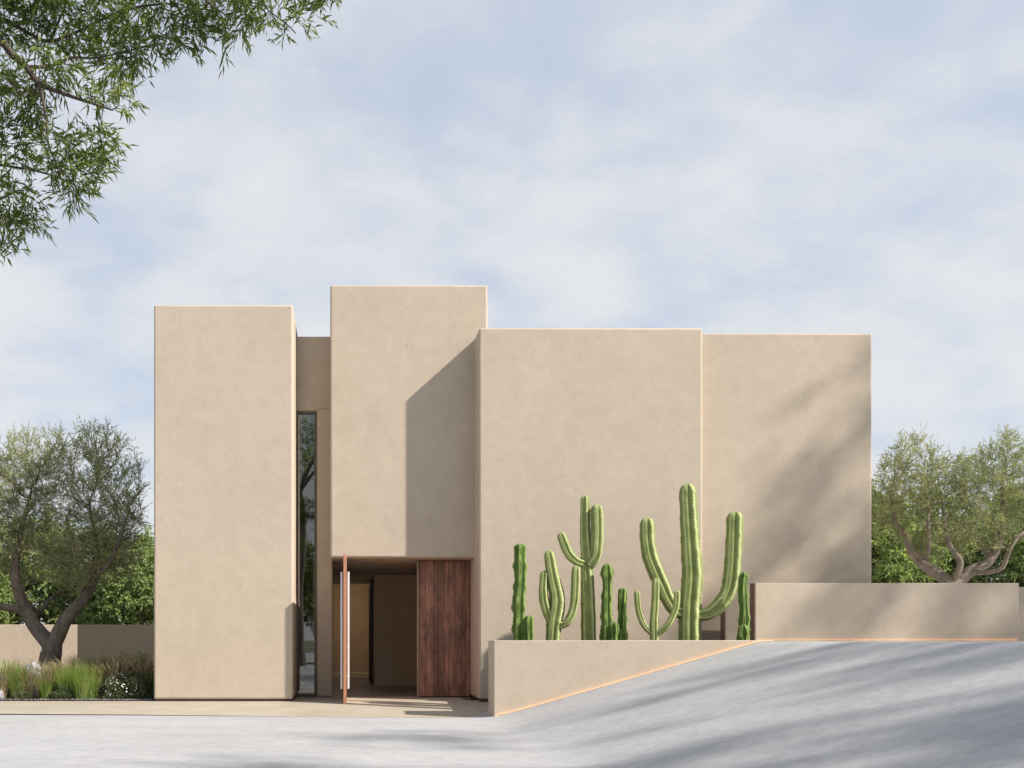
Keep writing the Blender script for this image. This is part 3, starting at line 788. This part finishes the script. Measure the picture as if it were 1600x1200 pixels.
# dense leafy trees behind (two built, the rest copied)
def bushy(name, h, rx, ry, rs, label, blobs=None):
    rg = np.random.default_rng(rs); base = (0, 60 + rs, 0)
    lb = [(None, [base, (.1, base[1], h * .2), (-.05, base[1], h * .35)], [.2, .17, .13])]
    for k in range(5):
        a = k * 1.26 + rg.uniform(-.3, .3)
        lb.append(((0, 2), [(math.cos(a) * rx * .3, base[1] + math.sin(a) * ry * .3, h * .5), (math.cos(a) * rx * .55, base[1] + math.sin(a) * ry * .55, h * .7)], [.08, .06, .03]))
    bl = [(500, (0, base[1], h * .56), (rx * .9, ry * .9, h * .42), .4)]
    for k in range(9):
        a = rg.uniform(0, 6.28); q = rg.uniform(.45, .85); z = rg.uniform(.25, .92)
        bl.append((130, (math.cos(a) * rx * q, base[1] + math.sin(a) * ry * q, h * z), (rx * .34, ry * .34, h * .14), .5))
    return make_tree(name, base, lb, bl, label, 'tree', 'leafy trees beyond the garden walls', 'hedge', 'bark_dark', .24, .26, 2.0, 14, .15, .065, .005, .45, .05, rs,
                     spread=.7, up=.1, curl=.2, wisp=(4, .42, 8, .7, .5))
bA = bushy('leafy_tree', 6.6, 2.5, 2.1, 3, '')
bB = bushy('leafy_tree', 5.6, 2.2, 2.0, 5, '')
bA.location = (-13.2, 37.5, -.1); bA['label'] = 'leafy green tree showing at the left picture edge behind the olive'
bB.location = (-7.9, 36.5, -.1); bB['label'] = 'leafy green tree showing between the left olive and the tower'
copy_tree(bB, (-10.6, 38.5, -.1), 2.0, 1.12, 'leafy green tree seen through the middle of the left olive crown')
copy_tree(bA, (-6.8, 40, -.1), 4.1, 1.05, 'leafy green tree touching the left tower edge, furthest back')
copy_tree(bB, (-16.3, 40, -.1), 1.1, 1.15, 'leafy green tree furthest left behind the sunlit garden wall')
copy_tree(bB, (17.4, 31, 1.1), .5, .95, 'leafy green tree touching the right end of the house')
copy_tree(bA, (20.2, 32.5, 1.1), 2.6, .84, 'leafy green tree behind the left limbs of the right olive')
copy_tree(bB, (23.0, 31.5, 1.1), 4.4, 1.0, 'leafy green tree behind the right limbs of the right olive')
copy_tree(bA, (25.6, 33, 1.1), 5.4, .95, 'leafy green tree at the right picture edge')

# overhanging tree, upper left, near the camera
D = 7.0
def T(px, py, dd=0): return tuple(P(px, py, D + dd))
bx, by = -5.6, 6.4
lb = [
 (None, [(bx, by, -.15), (bx + .05, by, 1.6), (bx + .25, by + .1, 3.2)], [.24, .2, .17]),
 ((0, 2), [T(-330, 330, -.3), T(-190, 210, -.1), T(-90, 110), T(-30, 45), T(0, 30), T(21, 38), T(52, 56), T(77, 65), T(115, 52), T(150, 35), T(200, 14), T(260, 5)],
   [.12, .09, .07, .05, .036, .03, .026, .022, .018, .015, .012, .010, .008]),
 ((1, 3), [T(-30, 62, -.2), T(0, 63, -.2), T(21, 87, -.25), T(42, 105, -.25), T(60, 130, -.25), T(91, 143, -.3), T(122, 154, -.3), T(175, 172, -.3)],
   [.06, .036, .032, .028, .024, .02, .014, .01, .006]),
 ((2, 4), [T(80, 103, -.1), T(112, 90, -.1), T(147, 91), T(190, 82, .1), T(240, 70, .2)], [.014, .012, .010, .008, .006, .005]),
 ((2, 5), [T(66, 150, -.3), T(72, 189, -.3), T(77, 231, -.3), T(95, 265, -.25), T(115, 285, -.2)], [.013, .011, .009, .008, .006, .005]),
 ((1, 2), [T(-110, 240, .2), T(-40, 262, .2), T(0, 258, .2), T(21, 261, .2), T(52, 266, .2), T(87, 276, .2), T(120, 290, .2)], [.04, .03, .018, .012, .010, .009, .007, .005]),
 ((5, 2), [T(-30, 300, .1), T(0, 310, .1), T(25, 300, .1), T(50, 310, .1)], [.02, .012, .009, .007, .005]),
 ((1, 8), [T(84, 52, .2), T(95, 25, .2), T(105, 0, .2), T(120, -40, .2)], [.014, .012, .010, .009, .007]),
 ((1, 3), [T(-20, -90), T(60, -120), T(180, -110), T(300, -80, .1), T(380, -40, .1), T(410, 0, .1), T(420, 17, .1), T(445, 35, .1), T(462, 52, .1)],
   [.06, .05, .04, .03, .02, .014, .01, .008, .006, .004]),
 ((8, 5), [T(440, -40, .3), T(500, -25, .3), T(535, -5, .3)], [.01, .008, .006, .004]),
 ((8, 3), [T(230, -60, -.3), T(290, -20, -.3), T(335, 10, -.3), T(360, 30, -.3)], [.016, .012, .010, .008, .005]),
]
def ell_px(n, px, py, rx, ry, dd, rd): return (n, T(px - 4, py - 12, dd), (rx * .95 / F * D, rd, ry * .95 / F * D), .5)
bl = [ell_px(150, 60, 25, 85, 40, 0, .5), ell_px(170, 175, 72, 75, 30, .1, .5), ell_px(130, 250, 40, 70, 38, .2, .45), ell_px(140, 330, 38, 60, 35, .1, .4),
      ell_px(60, 395, 25, 40, 26, .1, .3), ell_px(42, 445, 38, 35, 27, .1, .25), ell_px(34, 500, 12, 38, 22, .2, .25),
      ell_px(90, 30, 165, 45, 38, -.2, .4), ell_px(44, 150, 148, 45, 22, -.3, .25), ell_px(42, 200, 160, 28, 32, -.3, .2), ell_px(60, 80, 120, 40, 22, -.2, .3),
      ell_px(120, 115, 262, 55, 42, -.2, .35), ell_px(48, 165, 235, 24, 30, -.2, .25), ell_px(50, 20, 240, 40, 26, .1, .35), ell_px(26, 118, 322, 20, 14, -.1, .15),
      ell_px(110, 30, 330, 42, 38, .1, .35), ell_px(34, 10, 385, 30, 14, .1, .2), ell_px(160, -70, 200, 70, 150, 0, .7), ell_px(200, 100, -90, 260, 55, 0, .8),
      ell_px(90, 380, -60, 130, 35, .1, .5), ell_px(200, -160, 60, 110, 170, -.3, .9), ell_px(220, -260, 180, 130, 200, -.4, 1.0), ell_px(160, -120, -220, 260, 110, 0, 1.0)]
make_tree('overhanging_tree', (bx, by, -.15), lb, bl, 'tree with long narrow leaves hanging into the upper left corner', 'tree', None, 'willow', 'bark_dark',
          .06, .075, .7, 8, .085, .0145, .0014, .42, .0030, 51, spread=.42, up=-.05, curl=.1, wisp=(2, .15, 6, .6, .9), jitter=.2, droop=(.02, 0, -.02))

# trees outside the view: they throw the dappled shade and stand in the window's reflection
EXTRA = True
if EXTRA:
    def shade(loc, rz, s, label, src=None): return copy_tree(src or shadeT, loc, rz, s, label)
    base = (0, 120, 0); rg = np.random.default_rng(5)
    lb = [(None, [base, (.2, 120, 4.0), (-.1, 120.1, 8.0), (.1, 120, 10.6)], [.34, .28, .22, .18])]
    for k in range(6):
        a = k * 1.05; lb.append(((0, 3), [(math.cos(a) * 1.0, 120 + math.sin(a) * 1.0, 12.0), (math.cos(a) * 2.3, 120 + math.sin(a) * 2.3, 13.2)], [.12, .08, .04]))
    bl = []
    for k in range(16):
        a = rg.uniform(0, 6.28); q = rg.uniform(.2, 3.0); z = rg.uniform(11.5, 15.4)
        bl.append((70, (math.cos(a) * q, 120 + math.sin(a) * q, z), (1.1, 1.1, .6), .5))
    shadeT = make_tree('shade_tree', base, lb, bl, 'tall loose tree right of the ramp', 'tree', 'tall trees throwing dappled shade', 'hedge', 'bark',
                       .32, .36, 2.5, 9, .16, .065, .007, .42, .04, 77, spread=.7, up=.1, wisp=(2, .45, 7, .7, .6))
    shadeT.location = (30.3, 11.8, .3); shadeT.scale = (1.36, 1.36, 1.33); shadeT['label'] = 'tallest loose tree beyond the right boundary wall'
    shade((25.6, 14.0, 1.1), 2.2, (.9, .9, 1.13), 'smaller loose tree beyond the right boundary wall')
    shade((26.2, -2.0, 1.1), 1.2, 1.3, 'tall loose tree on the high ground right of the ramp')
    shade((27.6, 2.6, 1.1), .4, 1.28, 'tall loose tree on the high ground level with the driveway mouth')
    shade((19.0, -2.0, 1.1), 2.9, (1.25, 1.25, 1.2), 'tall loose tree right of the camera')
    shade((-2.4, -8.0, -.2), 4.0, .9, 'tall tree behind the camera on the left')
    shade((-4.2, -13.0, -.2), 5.0, 1.2, 'leafy tree behind the camera on the left', bA)
    shade((-.6, -14.0, -.2), 2.0, 1.3, 'leafy tree straight behind the camera', bA)

# ------------------------------------------------------------------ garden planting
def blade_mesh(name, n, h, spread, wd, mat, rs, lean=.35, plume=0):
    rg = np.random.default_rng(rs); V = []; Fc = []; rn = []
    for i in range(n):
        a = rg.uniform(0, 6.28); q = rg.random() ** .7; b0 = np.array([math.cos(a), math.sin(a), 0]) * spread * .28 * q
        L_ = h * rg.uniform(.55, 1.08); out_ = lean * (.25 + q) * rg.uniform(.5, 1.4); az = a + rg.normal(0, .35)
        dr = np.array([math.cos(az), math.sin(az), 0]); sd_ = np.array([-dr[1], dr[0], 0]); r_ = rg.random(); k0 = len(V)
        S = 5
        for s in range(S + 1):
            t = s / S; p = b0 + dr * out_ * L_ * t ** 2.0 + np.array([0, 0, 1]) * L_ * (t - .28 * out_ * t ** 2.6)
            w_ = wd * (1 - t) ** .7 + .0008
            if plume and t > .6: w_ = wd * 2.2 * math.sin((t - .55) / .45 * math.pi * .95)
            V += [p - sd_ * w_ / 2, p + sd_ * w_ / 2]; rn += [r_, r_]
        for s in range(S): c = k0 + s * 2; Fc += [c, c + 1, c + 3, c + 2]
    return mesh_np(name, V, Fc, 4, mat, False, {'rnd': rn})
gm = [blade_mesh('grass_tuft', 460, .84, .6, .010, M['grass'], 100 + i) for i in range(3)]
pm = [blade_mesh('straw_tuft', 170, .86, .5, .007, M['plume'], 200 + i, .5, 1) for i in range(2)]
def put(name, me, x, y, s, rz, label, cat, group, z=.01):
    o = bpy.data.objects.new(name, me); col.objects.link(o); o.location = (x, y, z); o.rotation_euler = (0, 0, rz); o.scale = (s, s, s * random.uniform(.92, 1.08))
    tag(o, label, cat, group); return o
GG = 'green grass tufts in the planting bed'
# (pixel column, depth, scale)
gl_ = [(6, 20.7, .9), (28, 20.55, .95), (50, 20.8, 1.0), (72, 20.5, .72), (90, 20.75, .9), (104, 20.6, .95), (118, 20.7, 1.05), (130, 20.5, 1.0), (143, 20.65, 1.0), (150, 20.95, .95),
       (-15, 20.8, 1), (-30, 21.2, 1), (12, 21.3, 1.05), (38, 21.4, .95), (110, 21.3, .95), (60, 21.2, .8), (132, 21.5, .9), (158, 21.6, .85), (84, 21.5, .8)]
for i, (px_, y, s) in enumerate(gl_):
    put('grass_tuft', gm[i % 3], (px_ - 539) / F * y, y, s, random.uniform(0, 6.3), 'bright green clump of long grass in the bed left of the house', 'grass tuft', GG)
PG = 'straw coloured grass tufts in the planting bed'
for i, (px_, y, s) in enumerate([(64, 20.62, .95), (78, 20.7, 1.0), (22, 20.62, .7), (36, 20.95, .9), (134, 22.0, 1.15), (150, 22.1, 1.2), (168, 22.0, 1.1), (2, 20.45, .85), (46, 20.6, .8), (120, 21.0, 1.15), (98, 20.9, 1.0), (160, 21.5, 1.15), (14, 20.95, 1.0), (58, 20.9, 1.05), (176, 21.15, 1.15), (192, 21.3, 1.25), (208, 21.5, 1.3), (166, 20.9, .95), (183, 21.0, 1.15), (148, 21.2, 1.3), (224, 21.3, 1.25)]):
    put('straw_grass_tuft', pm[i % 2], (px_ - 539) / F * y, y, s, random.uniform(0, 6.3), 'straw coloured clump of feathery grass in the bed left of the house', 'grass tuft', PG)
# shrubs: low domes of small leaves
def shrub(name, x, y, r, h, nl, mat, label, rs, ln=.05, wd=.016, flowers=0, cat='shrub', group=None):
    rg = np.random.default_rng(rs)
    root = empty(name, (x, y, .01)); tag(root, label, cat, group)
    V = []; Fc = []
    st = rg.normal(size=(60, 3)); st[:, 2] = np.abs(st[:, 2]) + .5; st /= np.linalg.norm(st, axis=1)[:, None]
    for d in st:
        L_ = np.array([d[0] * r, d[1] * r, d[2] * h]) * .95; s_ = np.cross(d, [0, 0, 1.01]); s_ /= np.linalg.norm(s_) + 1e-9
        k = len(V); V += [-s_ * .006, s_ * .006, L_ + s_ * .002, L_ - s_ * .002]; Fc += [k, k + 1, k + 2, k + 3]
    me = mesh_np('stems', V, Fc, 4, M['bark_dark']); o = bpy.data.objects.new('stems', me); col.objects.link(o); o.parent = root
    v = rg.normal(size=(nl, 3)); v[:, 2] = np.abs(v[:, 2]); v /= np.linalg.norm(v, axis=1)[:, None]
    lump = 1 + .16 * np.sin(v[:, 0] * 7 + rs) * np.sin(v[:, 1] * 6 + rs * 2) + .1 * np.sin(v[:, 2] * 11 + rs)
    p = v * (rg.random(nl)[:, None] ** .33) * np.array([r, r, h]) * lump[:, None]
    d = v + rg.normal(0, .6, (nl, 3)) + np.array([0, 0, .5])
    me = leaves_mesh('foliage', p, d, ln, wd, mat, (0, 0, 0), rs); o = bpy.data.objects.new('foliage', me); col.objects.link(o); o.parent = root
    if flowers:
        fv = rg.normal(size=(flowers, 3)); fv[:, 2] = np.abs(fv[:, 2]) + .15; fv /= np.linalg.norm(fv, axis=1)[:, None]
        bm = bmesh.new()
        for q in fv:
            c = Vector(q * np.array([r, r, h]) * 1.04) + Vector(rg.normal(0, .02, 3)); n = Vector(q); a = n.orthogonal().normalized(); b_ = n.cross(a)
            c0 = bm.verts.new(c); ring = [bm.verts.new(c + (a * math.cos(t) + b_ * math.sin(t)) * (.018 if k % 2 else .009) + n * .004) for k, t in enumerate([j * math.pi / 5 for j in range(10)])]
            for j in range(10): bm.faces.new((c0, ring[j], ring[(j + 1) % 10]))
        me = bpy.data.meshes.new('flowers'); bm.to_mesh(me); bm.free(); me.materials.append(M['petal'])
        o = bpy.data.objects.new('flowers', me); o['kind'] = 'stuff'; col.objects.link(o); o.parent = root
SG = 'dark shrubs in the shade of the left tower'
XX = lambda px_, y: (px_ - 539) / F * y
shrub('flowering_shrub', XX(192, 20.75), 20.75, .48, .58, 7000, M['shrub'], 'dark shrub dotted with small white flowers, next to the tower', 1, flowers=150)
shrub('shrub', XX(172, 21.4), 21.4, .55, .85, 8000, M['shrub'], 'tall grey green shrub behind the flowering one', 2, group=SG)
shrub('shrub', XX(222, 21.3), 21.3, .50, .88, 7000, M['shrub'], 'dark shrub pressed against the left tower', 3, group=SG)
shrub('shrub', XX(98, 20.5), 20.5, .22, .32, 2500, M['shrub'], 'low dark cushion between the bright grass clumps', 4, group=SG)
shrub('shrub', XX(202, 21.9), 21.9, .6, 1.0, 8000, M['shrub'], 'tallest shaded shrub in front of the shaded garden wall', 6, group=SG)
shrub('shrub', XX(35, 20.42), 20.42, .2, .22, 1800, M['shrub'], 'tiny dark cushion at the front left of the bed', 8, group=SG)
def rock(x, y, s, label, rs, sc=(1, 1, 1)):
    rg = np.random.default_rng(rs); bm = bmesh.new(); bmesh.ops.create_icosphere(bm, subdivisions=4, radius=1)
    pl = [(Vector(rg.normal(size=3)).normalized(), rg.uniform(.62, .9)) for _ in range(11)]
    from mathutils import noise
    for v in bm.verts:
        for n, dd in pl:
            t = v.co.dot(n) - dd
            if t > 0: v.co -= n * t * .92
        v.co *= 1 + .06 * noise.noise(v.co * 3 + Vector((rs, 0, 0)))
        v.co = Vector((v.co.x * s * sc[0], v.co.y * s * sc[1], v.co.z * s * sc[2]))
    o = from_bm('rock', bm, M['rock']); o.location = (x, y, s * sc[2] * .7); tag(o, label, 'rock'); return o
rock(XX(-2, 20.3), 20.3, .16, 'pale rock at the front left corner of the bed', 2, (.8, .7, .9))
rock(XX(60, 21.1), 20.75, .36, 'blue grey pointed rock standing among the grass', 5, (.7, .6, 1.35))
